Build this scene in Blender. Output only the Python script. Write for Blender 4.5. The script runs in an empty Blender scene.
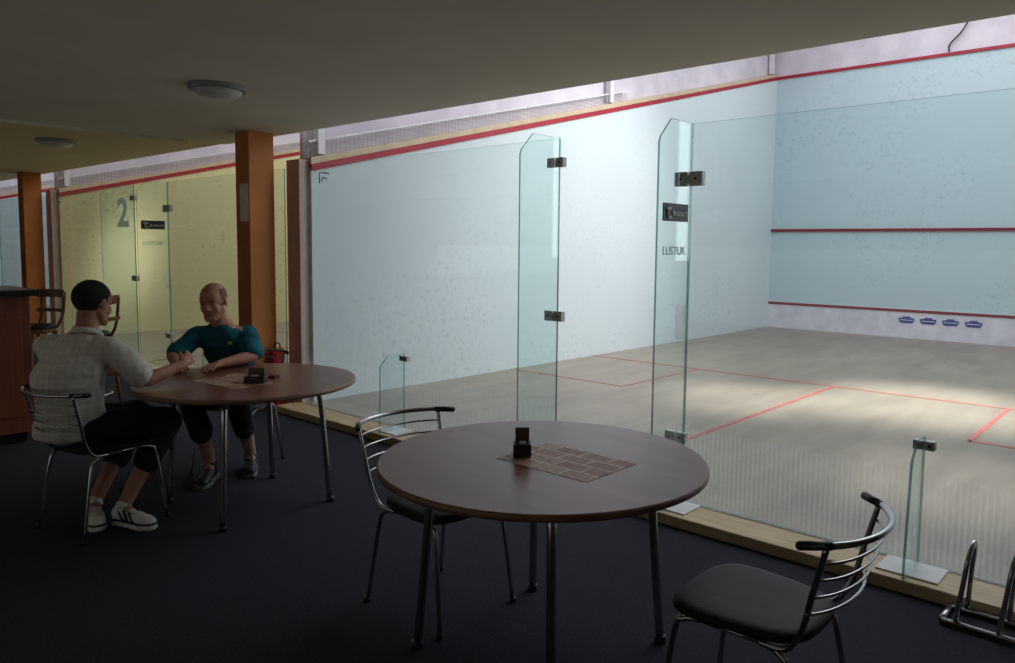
import bpy, bmesh, math
from mathutils import Vector, Matrix
V=Vector
scn=bpy.context.scene
try:
    scn.view_settings.view_transform='Standard'
    scn.view_settings.look='None'
except Exception: pass
FZ=-0.06
# ------------------------------------------------ materials
def lin(c):
    o=[]
    for v in c:
        v/=255.0
        o.append(v/12.92 if v<=.04045 else ((v+.055)/1.055)**2.4)
    return (*o,1)
MC={}
def mat(name,c,rough=.6,metal=0,c2=None,scale=6,bump=0,bscale=60,spec=.5,detail=4,stretch=None,coat=0,cramp=(.35,.65)):
    if name in MC: return MC[name]
    m=bpy.data.materials.new(name); m.use_nodes=True
    nt=m.node_tree; b=nt.nodes['Principled BSDF']
    b.inputs['Roughness'].default_value=rough; b.inputs['Metallic'].default_value=metal
    b.inputs['Specular IOR Level'].default_value=spec; b.inputs['Coat Weight'].default_value=coat
    tc=nt.nodes.new('ShaderNodeTexCoord'); mp=nt.nodes.new('ShaderNodeMapping')
    nt.links.new(tc.outputs['Object'],mp.inputs['Vector'])
    if stretch: mp.inputs['Scale'].default_value=stretch
    n=nt.nodes.new('ShaderNodeTexNoise'); n.inputs['Scale'].default_value=scale; n.inputs['Detail'].default_value=detail
    nt.links.new(mp.outputs[0],n.inputs['Vector'])
    r=nt.nodes.new('ShaderNodeValToRGB'); r.color_ramp.elements[0].position=cramp[0]; r.color_ramp.elements[1].position=cramp[1]
    if c2 is None: c2=tuple(v*.93 for v in c)
    r.color_ramp.elements[0].color=lin(c2); r.color_ramp.elements[1].color=lin(c)
    nt.links.new(n.outputs['Fac'],r.inputs[0]); nt.links.new(r.outputs[0],b.inputs['Base Color'])
    if bump:
        n2=nt.nodes.new('ShaderNodeTexNoise'); n2.inputs['Scale'].default_value=bscale; n2.inputs['Detail'].default_value=3
        nt.links.new(mp.outputs[0],n2.inputs['Vector'])
        bp=nt.nodes.new('ShaderNodeBump'); bp.inputs['Strength'].default_value=bump; bp.inputs['Distance'].default_value=.01
        nt.links.new(n2.outputs['Fac'],bp.inputs['Height']); nt.links.new(bp.outputs[0],b.inputs['Normal'])
    MC[name]=m; return m

def court_wall(name,c,scuff,low=False):
    m=mat(name,c,rough=.6,c2=tuple(v*.98 for v in c),scale=.8,spec=.3)
    nt=m.node_tree; b=nt.nodes['Principled BSDF']
    src=b.inputs['Base Color'].links[0].from_socket
    tc=[n for n in nt.nodes if n.type=='TEX_COORD'][0]
    n=nt.nodes.new('ShaderNodeTexNoise'); n.inputs['Scale'].default_value=18; n.inputs['Detail'].default_value=5; n.inputs['Roughness'].default_value=.7
    nt.links.new(tc.outputs['Object'],n.inputs['Vector'])
    n3=nt.nodes.new('ShaderNodeTexNoise'); n3.inputs['Scale'].default_value=.8
    nt.links.new(tc.outputs['Object'],n3.inputs['Vector'])
    mr=nt.nodes.new('ShaderNodeMapRange'); mr.inputs[1].default_value=.54; mr.inputs[2].default_value=.68
    nt.links.new(n.outputs['Fac'],mr.inputs[0])
    mr2=nt.nodes.new('ShaderNodeMapRange'); mr2.inputs[1].default_value=.42; mr2.inputs[2].default_value=.58
    nt.links.new(n3.outputs['Fac'],mr2.inputs[0])
    mu=nt.nodes.new('ShaderNodeMath'); mu.operation='MULTIPLY'
    nt.links.new(mr.outputs[0],mu.inputs[0]); nt.links.new(mr2.outputs[0],mu.inputs[1])
    mu2=nt.nodes.new('ShaderNodeMath'); mu2.operation='MULTIPLY'; mu2.inputs[1].default_value=.5
    if low:
        sp=nt.nodes.new('ShaderNodeSeparateXYZ'); nt.links.new(tc.outputs['Object'],sp.inputs[0])
        fz=nt.nodes.new('ShaderNodeMapRange'); fz.inputs[1].default_value=.3; fz.inputs[2].default_value=2.0; fz.inputs[3].default_value=1; fz.inputs[4].default_value=.3; nt.links.new(sp.outputs['Z'],fz.inputs[0])
        m5=nt.nodes.new('ShaderNodeMath'); m5.operation='MULTIPLY'; nt.links.new(mu.outputs[0],m5.inputs[0]); nt.links.new(fz.outputs[0],m5.inputs[1]); mu=m5
    nt.links.new(mu.outputs[0],mu2.inputs[0])
    mx=nt.nodes.new('ShaderNodeMixRGB'); nt.links.new(mu2.outputs[0],mx.inputs[0]); nt.links.new(src,mx.inputs[1]); mx.inputs[2].default_value=lin(scuff)
    nt.links.new(mx.outputs[0],b.inputs['Base Color'])
    return m
M_blue=court_wall('blue_court_paint',(203,216,220),(118,136,146),True)
M_blue2=court_wall('blue_front_paint',(185,205,212),(130,150,158))
M_yel=court_wall('yellow_court_paint',(218,212,164),(130,125,70))
M_tin=mat('pale_tin_paint',(220,217,230),.5)
M_lilac=mat('grey_lilac_upper_plaster',(214,207,217),.8,c2=(198,192,203),scale=3)
M_tan=mat('tan_wall_cap',(200,184,154),.6)
M_red=mat('red_line_paint',(164,26,46),.5)
M_redw=mat('dark_red_wall_line_paint',(132,26,42),.5)
M_redf=mat('red_floor_line_paint',(174,94,86),.5)
M_white=mat('white_metal_post',(230,230,233),.5)
M_postbrown=mat('taupe_divider_end',(200,172,162),.6,c2=(184,156,146))
M_orange=mat('orange_pillar_paint',(204,128,60),.6,c2=(190,114,50),scale=3)
M_ceil=mat('olive_ceiling_plaster',(226,224,204),.9,c2=(218,216,196),scale=2,bump=.1,bscale=30)
M_ceil2=mat('yellow_ceiling_plaster',(230,218,172),.9,c2=(222,210,164),scale=2)
M_lwall=mat('lounge_wall_paint',(140,124,106),.85)
M_carpet=mat('grey_carpet',(61,63,69),.98,c2=(43,44,50),scale=120,bump=.3,bscale=260,spec=.1,cramp=(.25,.75))
M_sill=mat('pale_wood_sill',(206,182,142),.5,c2=(182,156,116),scale=5,stretch=(.6,8,8),detail=6)
M_chrome=mat('chrome_steel',(190,190,192),.22,1.0)
M_black=mat('black_plastic',(20,20,22),.4)
M_holder=mat('dark_brown_plastic',(50,36,30),.45)
M_vinyl=mat('black_vinyl',(26,25,28),.6,c2=(19,18,21),scale=20,bump=.12,bscale=120,spec=.3)
M_top=mat('walnut_veneer',(128,82,64),.3,c2=(110,69,54),scale=2,stretch=(1,5,5),detail=6,spec=.45)
M_edge=mat('veneer_edge_band',(154,116,90),.4,c2=(126,92,70),scale=6)
M_barwood=mat('bar_wood',(128,66,38),.45,c2=(98,48,28),scale=3,stretch=(6,6,.7),detail=6)
M_bartop=mat('dark_bar_top',(40,32,30),.3)
M_stool=mat('stool_wood',(124,76,40),.45,c2=(98,58,28),scale=5,stretch=(1,1,6))
M_skin=mat('skin',(186,132,106),.6,c2=(170,114,92),scale=14,bump=.1,bscale=90)
M_skin2=mat('skin_pale',(196,140,116),.6,c2=(180,122,100),scale=14,bump=.1,bscale=90)
M_hair=mat('dark_hair',(34,27,24),.85,c2=(18,14,13),scale=90,bump=1.0,bscale=140)
M_hair2=mat('cropped_brown_hair',(142,104,86),.85,c2=(122,88,72),scale=120,bump=.4,bscale=200)
M_teal=mat('teal_cotton',(34,112,130),.9,c2=(24,92,108),scale=8,bump=.4,bscale=12,spec=.2)
M_shorts=mat('dark_navy_cloth',(30,31,38),.9,c2=(22,23,29),scale=10,bump=.5,bscale=18)
M_shorts2=mat('dark_grey_cloth',(38,38,44),.9,c2=(28,28,34),scale=10,bump=.5,bscale=18)
M_shoe=mat('dark_shoe_leather',(34,34,38),.5)
M_shoew=mat('white_shoe_leather',(232,232,228),.5,c2=(220,220,216))
M_sole=mat('white_rubber',(235,235,230),.6)
M_soled=mat('grey_rubber',(110,110,110),.6)
M_eye=mat('eye_white',(150,138,130),.4)
M_iris=mat('eye_iris',(36,28,24),.4)
M_lip=mat('lip',(140,88,78),.5)
M_frost=mat('frosted_lamp_glass',(215,215,208),.35)
M_alu=mat('satin_aluminium',(214,215,216),.4)
M_sign=mat('slate_sign_panel',(62,74,86),.45)
M_wtxt=mat('white_lettering',(250,250,250),.5)
M_gtxt=mat('grey_lettering',(176,200,206),.5)
M_logo=mat('navy_logo_print',(62,66,140),.5)
M_backpack=mat('red_bag_cloth',(190,36,34),.8,c2=(150,26,26),bump=.3)
M_cable=mat('black_cable',(28,28,32),.5)

def translucent(name,c,k=.5):
    m=bpy.data.materials.new(name); m.use_nodes=True; nt=m.node_tree; b=nt.nodes['Principled BSDF']
    b.inputs['Base Color'].default_value=lin(c); t=nt.nodes.new('ShaderNodeBsdfTranslucent'); t.inputs[0].default_value=lin(c)
    mx=nt.nodes.new('ShaderNodeMixShader'); mx.inputs[0].default_value=k
    o=[n for n in nt.nodes if n.type=='OUTPUT_MATERIAL'][0]
    nt.links.new(b.outputs[0],mx.inputs[1]); nt.links.new(t.outputs[0],mx.inputs[2]); nt.links.new(mx.outputs[0],o.inputs[0]); return m
M_num=translucent('numeral_film',(220,221,216),.62)
M_etch=translucent('etched_film',(215,228,232),.85)

def plaid():
    m=mat('plaid_cream_cotton',(230,226,216),.9,c2=(216,212,202),scale=5,bump=.3,bscale=12,spec=.2)
    nt=m.node_tree; b=nt.nodes['Principled BSDF']; src=b.inputs['Base Color'].links[0].from_socket
    tc=[n for n in nt.nodes if n.type=='TEX_COORD'][0]
    prev=src
    for d in ('X','Z'):
        w=nt.nodes.new('ShaderNodeTexWave'); w.bands_direction=d; w.inputs['Scale'].default_value=9
        nt.links.new(tc.outputs['Object'],w.inputs['Vector'])
        mr=nt.nodes.new('ShaderNodeMapRange'); mr.inputs[1].default_value=.6; mr.inputs[2].default_value=1; mr.inputs[4].default_value=.12
        nt.links.new(w.outputs['Fac'],mr.inputs[0])
        mx=nt.nodes.new('ShaderNodeMixRGB'); nt.links.new(mr.outputs[0],mx.inputs[0]); nt.links.new(prev,mx.inputs[1]); mx.inputs[2].default_value=lin((130,124,120))
        prev=mx.outputs[0]
    nt.links.new(prev,b.inputs['Base Color']); return m
M_plaid=plaid()

def court_floor():
    m=mat('court_floor_boards',(158,146,130),.36,c2=(137,126,112),scale=1.4,stretch=(3.2,.7,1),detail=10,cramp=(.3,.7))
    nt=m.node_tree; b=nt.nodes['Principled BSDF']; src=b.inputs['Base Color'].links[0].from_socket
    tc=[n for n in nt.nodes if n.type=='TEX_COORD'][0]
    br=nt.nodes.new('ShaderNodeTexBrick'); mp=nt.nodes.new('ShaderNodeMapping'); mp.inputs['Rotation'].default_value=(0,0,math.pi/2)
    nt.links.new(tc.outputs['Object'],mp.inputs[0]); nt.links.new(mp.outputs[0],br.inputs['Vector'])
    br.inputs['Scale'].default_value=1; br.inputs['Brick Width'].default_value=1.1; br.inputs['Row Height'].default_value=.07; br.inputs['Mortar Size'].default_value=.0014
    br.inputs['Color1'].default_value=(1,1,1,1); br.inputs['Color2'].default_value=(.92,.914,.908,1); br.inputs['Mortar'].default_value=(.82,.80,.78,1)
    mx=nt.nodes.new('ShaderNodeMixRGB'); mx.blend_type='MULTIPLY'; mx.inputs[0].default_value=1
    nt.links.new(src,mx.inputs[1]); nt.links.new(br.outputs['Color'],mx.inputs[2])
    wn=nt.nodes.new('ShaderNodeTexNoise'); wn.inputs['Scale'].default_value=.9; wn.inputs['Detail'].default_value=6; nt.links.new(tc.outputs['Object'],wn.inputs['Vector'])
    wr=nt.nodes.new('ShaderNodeMapRange'); wr.inputs[1].default_value=.35; wr.inputs[2].default_value=.65; wr.inputs[3].default_value=.88; wr.inputs[4].default_value=1.0; nt.links.new(wn.outputs['Fac'],wr.inputs[0])
    m3=nt.nodes.new('ShaderNodeMixRGB'); m3.blend_type='MULTIPLY'; m3.inputs[0].default_value=1; nt.links.new(mx.outputs[0],m3.inputs[1]); nt.links.new(wr.outputs[0],m3.inputs[2])
    nt.links.new(m3.outputs[0],b.inputs['Base Color'])
    return m
M_cfloor=court_floor()

def glassmat(name,tint,band):
    m=bpy.data.materials.new(name); m.use_nodes=True; nt=m.node_tree
    for n in list(nt.nodes): nt.nodes.remove(n)
    out=nt.nodes.new('ShaderNodeOutputMaterial')
    tr=nt.nodes.new('ShaderNodeBsdfTransparent'); tr.inputs[0].default_value=(*tint,1)
    gl=nt.nodes.new('ShaderNodeBsdfGlossy'); gl.inputs['Roughness'].default_value=.02; gl.inputs[0].default_value=(.9,1,.98,1)
    lw=nt.nodes.new('ShaderNodeLayerWeight'); lw.inputs[0].default_value=.5
    pw=nt.nodes.new('ShaderNodeMath'); pw.operation='POWER'; pw.inputs[1].default_value=4
    nt.links.new(lw.outputs['Facing'],pw.inputs[0])
    ma=nt.nodes.new('ShaderNodeMath'); ma.operation='MULTIPLY_ADD'; ma.inputs[1].default_value=.5; ma.inputs[2].default_value=.03
    nt.links.new(pw.outputs[0],ma.inputs[0])
    mx=nt.nodes.new('ShaderNodeMixShader'); nt.links.new(ma.outputs[0],mx.inputs[0]); nt.links.new(tr.outputs[0],mx.inputs[1]); nt.links.new(gl.outputs[0],mx.inputs[2])
    last=mx.outputs[0]
    if band:
        tc=nt.nodes.new('ShaderNodeTexCoord'); sp=nt.nodes.new('ShaderNodeSeparateXYZ'); nt.links.new(tc.outputs['Object'],sp.inputs[0])
        sn=nt.nodes.new('ShaderNodeMath'); sn.operation='LESS_THAN'; sn.inputs[1].default_value=-.08; nt.links.new(sp.outputs['Y'],sn.inputs[0])
        lt=nt.nodes.new('ShaderNodeMath'); lt.operation='LESS_THAN'; lt.inputs[1].default_value=.43; nt.links.new(sp.outputs['Z'],lt.inputs[0])
        w=nt.nodes.new('ShaderNodeMath'); w.operation='MULTIPLY'; w.inputs[1].default_value=2*math.pi/.026; nt.links.new(sp.outputs['X'],w.inputs[0])
        si=nt.nodes.new('ShaderNodeMath'); si.operation='SINE'; nt.links.new(w.outputs[0],si.inputs[0])
        l2=nt.nodes.new('ShaderNodeMapRange'); l2.inputs[1].default_value=-.2; l2.inputs[2].default_value=.8; nt.links.new(si.outputs[0],l2.inputs[0])
        mu=nt.nodes.new('ShaderNodeMath'); mu.operation='MULTIPLY'; nt.links.new(lt.outputs[0],mu.inputs[0]); nt.links.new(l2.outputs[0],mu.inputs[1])
        mu3=nt.nodes.new('ShaderNodeMath'); mu3.operation='MULTIPLY'; nt.links.new(mu.outputs[0],mu3.inputs[0]); nt.links.new(sn.outputs[0],mu3.inputs[1])
        m2=nt.nodes.new('ShaderNodeMath'); m2.operation='MULTIPLY'; m2.inputs[1].default_value=.18; nt.links.new(mu3.outputs[0],m2.inputs[0])
        df=nt.nodes.new('ShaderNodeBsdfTranslucent'); df.inputs[0].default_value=(.75,.8,.8,1)
        mx2=nt.nodes.new('ShaderNodeMixShader'); nt.links.new(m2.outputs[0],mx2.inputs[0]); nt.links.new(last,mx2.inputs[1]); nt.links.new(df.outputs[0],mx2.inputs[2]); last=mx2.outputs[0]
    nt.links.new(last,out.inputs[0]); return m
M_glass=glassmat('clear_court_glass',(.96,.985,.985),True)
M_fin=glassmat('clear_fin_glass',(.93,.975,.97),False)
def edgemat():
    m=bpy.data.materials.new('green_glass_edge'); m.use_nodes=True; nt=m.node_tree; b=nt.nodes['Principled BSDF']
    tr=nt.nodes.new('ShaderNodeBsdfTransparent'); tr.inputs[0].default_value=(.5,.75,.72,1)
    b.inputs['Base Color'].default_value=(.18,.4,.38,1); b.inputs['Roughness'].default_value=.15
    mx=nt.nodes.new('ShaderNodeMixShader'); mx.inputs[0].default_value=.6
    o=[n for n in nt.nodes if n.type=='OUTPUT_MATERIAL'][0]
    nt.links.new(tr.outputs[0],mx.inputs[1]); nt.links.new(b.outputs[0],mx.inputs[2]); nt.links.new(mx.outputs[0],o.inputs[0]); return m
M_gedge=edgemat()
def netmat():
    m=bpy.data.materials.new('wire_net'); m.use_nodes=True; nt=m.node_tree; b=nt.nodes['Principled BSDF']; b.inputs['Base Color'].default_value=lin((180,176,178))
    tc=nt.nodes.new('ShaderNodeTexCoord'); sp=nt.nodes.new('ShaderNodeSeparateXYZ'); nt.links.new(tc.outputs['Object'],sp.inputs[0])
    o=[]
    for ax in ('Y','Z'):
        w=nt.nodes.new('ShaderNodeMath'); w.operation='MULTIPLY'; w.inputs[1].default_value=1/.05; nt.links.new(sp.outputs[ax],w.inputs[0])
        fr=nt.nodes.new('ShaderNodeMath'); fr.operation='FRACT'; nt.links.new(w.outputs[0],fr.inputs[0])
        l=nt.nodes.new('ShaderNodeMath'); l.operation='LESS_THAN'; l.inputs[1].default_value=.09; nt.links.new(fr.outputs[0],l.inputs[0]); o.append(l)
    mm=nt.nodes.new('ShaderNodeMath'); mm.operation='MAXIMUM'; nt.links.new(o[0].outputs[0],mm.inputs[0]); nt.links.new(o[1].outputs[0],mm.inputs[1])
    nt.links.new(mm.outputs[0],b.inputs['Alpha']); return m
M_net=netmat()

def matprint():
    m=bpy.data.materials.new('printed_paper'); m.use_nodes=True; nt=m.node_tree; b=nt.nodes['Principled BSDF']; b.inputs['Roughness'].default_value=.5
    tc=nt.nodes.new('ShaderNodeTexCoord')
    br=nt.nodes.new('ShaderNodeTexBrick'); br.offset=.35; br.inputs['Scale'].default_value=1; br.inputs['Brick Width'].default_value=.125; br.inputs['Row Height'].default_value=.075; br.inputs['Mortar Size'].default_value=.006
    br.inputs['Color1'].default_value=lin((150,84,68)); br.inputs['Color2'].default_value=lin((206,172,148)); br.inputs['Mortar'].default_value=lin((222,206,188))
    nt.links.new(tc.outputs['Object'],br.inputs['Vector'])
    n=nt.nodes.new('ShaderNodeTexNoise'); n.inputs['Scale'].default_value=60; n.inputs['Detail'].default_value=4
    mp=nt.nodes.new('ShaderNodeMapping'); mp.inputs['Scale'].default_value=(.6,2.2,1); nt.links.new(tc.outputs['Object'],mp.inputs[0]); nt.links.new(mp.outputs[0],n.inputs['Vector'])
    r=nt.nodes.new('ShaderNodeValToRGB'); r.color_ramp.elements[0].position=.42; r.color_ramp.elements[0].color=(.45,.32,.28,1); r.color_ramp.elements[1].position=.56; r.color_ramp.elements[1].color=(1,1,1,1)
    nt.links.new(n.outputs['Fac'],r.inputs[0])
    mx=nt.nodes.new('ShaderNodeMixRGB'); mx.blend_type='MULTIPLY'; mx.inputs[0].default_value=.8; nt.links.new(br.outputs['Color'],mx.inputs[1]); nt.links.new(r.outputs[0],mx.inputs[2])
    nt.links.new(mx.outputs[0],b.inputs['Base Color']); return m
M_print=matprint()

# ------------------------------------------------ mesh helpers
def add_box(bm,a,b,mi=0,mat4=None):
    vs=[bm.verts.new((x,y,z)) for x in (a[0],b[0]) for y in (a[1],b[1]) for z in (a[2],b[2])]
    if mat4: 
        for v in vs: v.co=mat4@v.co
    for f in ((0,1,3,2),(4,6,7,5),(0,4,5,1),(2,3,7,6),(0,2,6,4),(1,5,7,3)):
        fc=bm.faces.new([vs[i] for i in f]); fc.material_index=mi
def add_prism(bm,poly,fn,d0,d1,mi=0,side=None):
    A=[bm.verts.new(fn(u,v,d0)) for u,v in poly]; B=[bm.verts.new(fn(u,v,d1)) for u,v in poly]
    f=bm.faces.new(A); f.material_index=mi
    f=bm.faces.new(B[::-1]); f.material_index=mi if side is None else side[1]
    n=len(poly)
    for i in range(n):
        f=bm.faces.new([A[i],B[i],B[(i+1)%n],A[(i+1)%n]]); f.material_index=mi if side is None else side[0]
def catmull(p,n=8):
    p=[V(q) for q in p]
    if len(p)<3: return p
    o=[]
    q=[2*p[0]-p[1]]+p+[2*p[-1]-p[-2]]
    for i in range(1,len(q)-2):
        for k in range(n):
            t=k/n; a,b,c,d=q[i-1:i+3]
            o.append(.5*((2*b)+(c-a)*t+(2*a-5*b+4*c-d)*t*t+(3*b-a-3*c+d)*t**3))
    o.append(p[-1]); return o
def add_tube(bm,pts,r,seg=10,mi=0,smooth=True,n=8,closed=False):
    P=catmull(pts,n) if smooth else [V(q) for q in pts]
    R=r if callable(r) else (lambda t:r)
    rings=[];N=None
    L=len(P)
    for i,p in enumerate(P):
        if closed: t=(P[(i+1)%L]-P[i-1]).normalized()
        else: t=(P[min(i+1,L-1)]-P[max(i-1,0)]).normalized()
        if N is None:
            N=t.orthogonal().normalized()
        else:
            N=(N-t*N.dot(t)); N=N.normalized() if N.length>1e-6 else t.orthogonal().normalized()
        B=t.cross(N); rr=R(i/(L-1))
        rings.append([bm.verts.new(p+rr*(math.cos(2*math.pi*k/seg)*N+math.sin(2*math.pi*k/seg)*B)) for k in range(seg)])
    for i in range(L if closed else L-1):
        a=rings[i];b=rings[(i+1)%L]
        for k in range(seg):
            f=bm.faces.new([a[k],a[(k+1)%seg],b[(k+1)%seg],b[k]]); f.material_index=mi; f.smooth=True
    if not closed:
        f=bm.faces.new(rings[0][::-1]); f.material_index=mi
        f=bm.faces.new(rings[-1]); f.material_index=mi
def add_ell(bm,c,rad,rot=None,seg=20,rings=12,mi=0):
    M=Matrix.Translation(V(c))@(rot.to_4x4() if rot else Matrix())@Matrix.Diagonal((*rad,1))
    r=bmesh.ops.create_uvsphere(bm,u_segments=seg,v_segments=rings,radius=1,matrix=M)
    for v in r['verts']:
        for f in v.link_faces: f.material_index=mi; f.smooth=True
    return r['verts']
def add_cap(bm,p,q,r1,r2=None,mi=0,seg=16):
    r2=r1 if r2 is None else r2
    p=V(p);q=V(q)
    add_ell(bm,p,(r1,)*3,seg=seg,rings=10,mi=mi); add_ell(bm,q,(r2,)*3,seg=seg,rings=10,mi=mi)
    if (q-p).length>1e-5:
        add_tube(bm,[p,q],lambda t:r1+(r2-r1)*t,seg=seg,mi=mi,smooth=False)
def add_cyl(bm,c,r,z0,z1,seg=48,mi=0,rtop=None):
    rt=r if rtop is None else rtop
    A=[bm.verts.new((c[0]+r*math.cos(2*math.pi*k/seg),c[1]+r*math.sin(2*math.pi*k/seg),z0)) for k in range(seg)]
    B=[bm.verts.new((c[0]+rt*math.cos(2*math.pi*k/seg),c[1]+rt*math.sin(2*math.pi*k/seg),z1)) for k in range(seg)]
    f=bm.faces.new(A[::-1]); f.material_index=mi; f=bm.faces.new(B); f.material_index=mi
    for k in range(seg):
        f=bm.faces.new([A[k],A[(k+1)%seg],B[(k+1)%seg],B[k]]); f.material_index=mi; f.smooth=True
def link(o): scn.collection.objects.link(o)
def meta(o,label=None,category=None,group=None,kind=None):
    if label:o['label']=label
    if category:o['category']=category
    if group:o['group']=group
    if kind:o['kind']=kind
def fin(bm,name,mats,parent=None,bevel=0,loc=None,rotz=0,norm=True,**kw):
    if norm: bmesh.ops.recalc_face_normals(bm,faces=bm.faces[:])
    me=bpy.data.meshes.new(name); bm.to_mesh(me); bm.free()
    for m in (mats if isinstance(mats,(list,tuple)) else [mats]): me.materials.append(m)
    o=bpy.data.objects.new(name,me); link(o)
    if parent: o.parent=parent
    if loc is not None: o.location=loc
    o.rotation_euler=(0,0,rotz)
    if bevel:
        b=o.modifiers.new('bevel','BEVEL'); b.width=bevel; b.segments=2; b.limit_method='ANGLE'; b.angle_limit=.7
    meta(o,**kw); return o
def box(name,a,b,m,parent=None,bevel=0,**kw):
    bm=bmesh.new(); add_box(bm,a,b); return fin(bm,name,m,parent,bevel,**kw)
def empty(name,loc,rotz=0,**kw):
    e=bpy.data.objects.new(name,None); e.empty_display_size=.1; e.location=loc; e.rotation_euler=(0,0,rotz); link(e); meta(e,**kw); return e
def dup(root,loc,rotz=None,label=None):
    def rec(o,par):
        c=o.copy(); scn.collection.objects.link(c)
        if par: c.parent=par
        for ch in list(o.children): rec(ch,c)
        return c
    c=rec(root,None); c.location=loc
    if rotz is not None: c.rotation_euler=(0,0,rotz)
    if label: c['label']=label
    return c
cloth_tex=bpy.data.textures.new('cloth_folds','CLOUDS'); cloth_tex.noise_scale=.12; cloth_tex.noise_depth=2
def remesh(bm,name,vox,smooth,mats,parent,folds=0,**kw):
    me=bpy.data.meshes.new('tmp'); bmesh.ops.recalc_face_normals(bm,faces=bm.faces[:]); bm.to_mesh(me); bm.free()
    o=bpy.data.objects.new('tmp',me); link(o)
    r=o.modifiers.new('r','REMESH'); r.mode='VOXEL'; r.voxel_size=vox; r.use_smooth_shade=True
    if smooth:
        s=o.modifiers.new('s','SMOOTH'); s.factor=.5; s.iterations=smooth
    if folds:
        d=o.modifiers.new('d','DISPLACE'); d.texture=cloth_tex; d.texture_coords='LOCAL'; d.strength=folds; d.mid_level=.42
    dg=bpy.context.evaluated_depsgraph_get(); ev=o.evaluated_get(dg)
    nm=bpy.data.meshes.new_from_object(ev); bpy.data.objects.remove(o)
    nm.name=name; nm.materials.clear()
    for m in (mats if isinstance(mats,(list,tuple)) else [mats]): nm.materials.append(m)
    for p in nm.polygons: p.use_smooth=True; p.material_index=0
    c=bpy.data.objects.new(name,nm); link(c); c.parent=parent; meta(c,**kw); return c
def textobj(name,s,size,m,parent,M,bold=0,**kw):
    cu=bpy.data.curves.new(name,'FONT'); cu.body=s; cu.size=size; cu.extrude=.001; cu.align_x='CENTER'; cu.align_y='CENTER'; cu.offset=bold
    o=bpy.data.objects.new('tmp',cu); link(o); dg=bpy.context.evaluated_depsgraph_get()
    me=bpy.data.meshes.new_from_object(o.evaluated_get(dg)); bpy.data.objects.remove(o)
    me.transform(M); me.materials.clear(); me.materials.append(m)
    c=bpy.data.objects.new(name,me); link(c); c.parent=parent; meta(c,**kw); return c

# ------------------------------------------------ SHELL
S='structure'
LEN=9.75; TOPZ=6.2; W=6.4; TH=.3; PITCH=W+TH
def slope(y): return 2.13+(4.57-2.13)*y/LEN
ntrim=[0]
def trim(bm_or,m,**kw):
    ntrim[0]+=1
    return fin(bm_or,'trim_%d'%ntrim[0],m,kind=S,**kw)
yz=lambda u,v,d:(d,u,v)
xz=lambda u,v,d:(u,d,v)
for i,(x1,mr,ml) in enumerate(((0,M_blue,M_yel),(-PITCH,M_yel,M_blue),(-2*PITCH,M_blue,M_yel))):
    nm=('divider','far_divider','end')[i]
    bm=bmesh.new(); add_prism(bm,[(0.0,0),(LEN,0),(LEN,4.57),(0.0,slope(0))],yz,x1,x1-TH,0,side=(0,1))
    fin(bm,'wall_'+nm,[mr,ml],kind=S)
    bm=bmesh.new(); add_prism(bm,[(0,slope(0)+.09),(0,TOPZ),(LEN,TOPZ),(LEN,4.66)],yz,x1-.12,x1-.18)
    fin(bm,'wall_%s_upper'%nm,M_lilac,kind=S)
    bm=bmesh.new(); add_prism(bm,[(0.0,slope(0)+.03),(LEN,4.60),(LEN,4.66),(0,slope(0)+.09)],yz,x1+.005,x1-TH-.005); trim(bm,M_tan)
    for xx,s in ((x1,1),(x1-TH,-1)):
        bm=bmesh.new(); add_prism(bm,[(0.0,slope(0)-.03),(LEN,4.545),(LEN,4.60),(0,slope(0)+.03)],yz,xx-.02*s,xx+.012*s); trim(bm,M_red)
    ye=5.0
    bm=bmesh.new(); add_prism(bm,[(0.0,slope(0)+.09),(ye,slope(ye)+.09),(ye,slope(ye)+.22),(0,slope(0)+.24)],yz,x1-.05,x1-.055); trim(bm,M_net)
    bm=bmesh.new()
    for yy in (.12,4.6,9.6):
        add_box(bm,(x1-.08,yy-.035,slope(yy)+.10),(x1-.01,yy+.035,slope(yy)+ .95))
    add_prism(bm,[(0,slope(0)+.225),(ye,slope(ye)+.21),(ye,slope(ye)+.225),(0,slope(0)+.243)],yz,x1-.07,x1-.03)
    trim(bm,M_white)
    box('trim_end_post_%d'%(i+1),(x1-.25,-.1,FZ),(x1-.04,.0,2.2),M_postbrown,kind=S,bevel=.004)
for i,(x0,m) in enumerate(((0,M_blue2),(-PITCH,M_yel),(-2*PITCH,M_blue2))):
    bm=bmesh.new(); add_box(bm,(x0,LEN,.48),(x0+W,LEN+.1,4.57)); fin(bm,'wall_front_%s'%('near','middle','far')[i],m,kind=S)
    box('wall_tin_%s'%('near','middle','far')[i],(x0,LEN-.02,0),(x0+W,LEN+.1,.48),M_tin,kind=S)
    for z,mm in ((4.57,M_red),(1.80,M_redw),(.455,M_redw)):
        bm=bmesh.new(); add_box(bm,(x0,LEN-.03,z-.023),(x0+W,LEN,z+.023)); trim(bm,mm)
    box('floor_court_%s'%('near','middle','far')[i],(x0,-.1,-.1),(x0+W,LEN,0),M_cfloor,kind=S)
    for a,b in (((0,4.24),(W,4.28)),((W/2-.02,0),(W/2+.02,4.24)),((0,2.65),(1.6,2.672)),((1.58,2.672),(1.602,4.24)),((4.8,2.64),(W,2.68)),((4.78,2.64),(4.82,4.24))):
        bm=bmesh.new(); add_box(bm,(x0+a[0],a[1],-.005),(x0+b[0],b[1],.003)); trim(bm,M_redf)
    bm=bmesh.new(); add_box(bm,(x0-(.1 if i==0 else 0),-.33,FZ),(x0+W-(0 if i==0 else .3),-.1,0)); fin(bm,'trim_sill_%d'%(i+1),M_sill,kind=S,bevel=.006)
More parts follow.
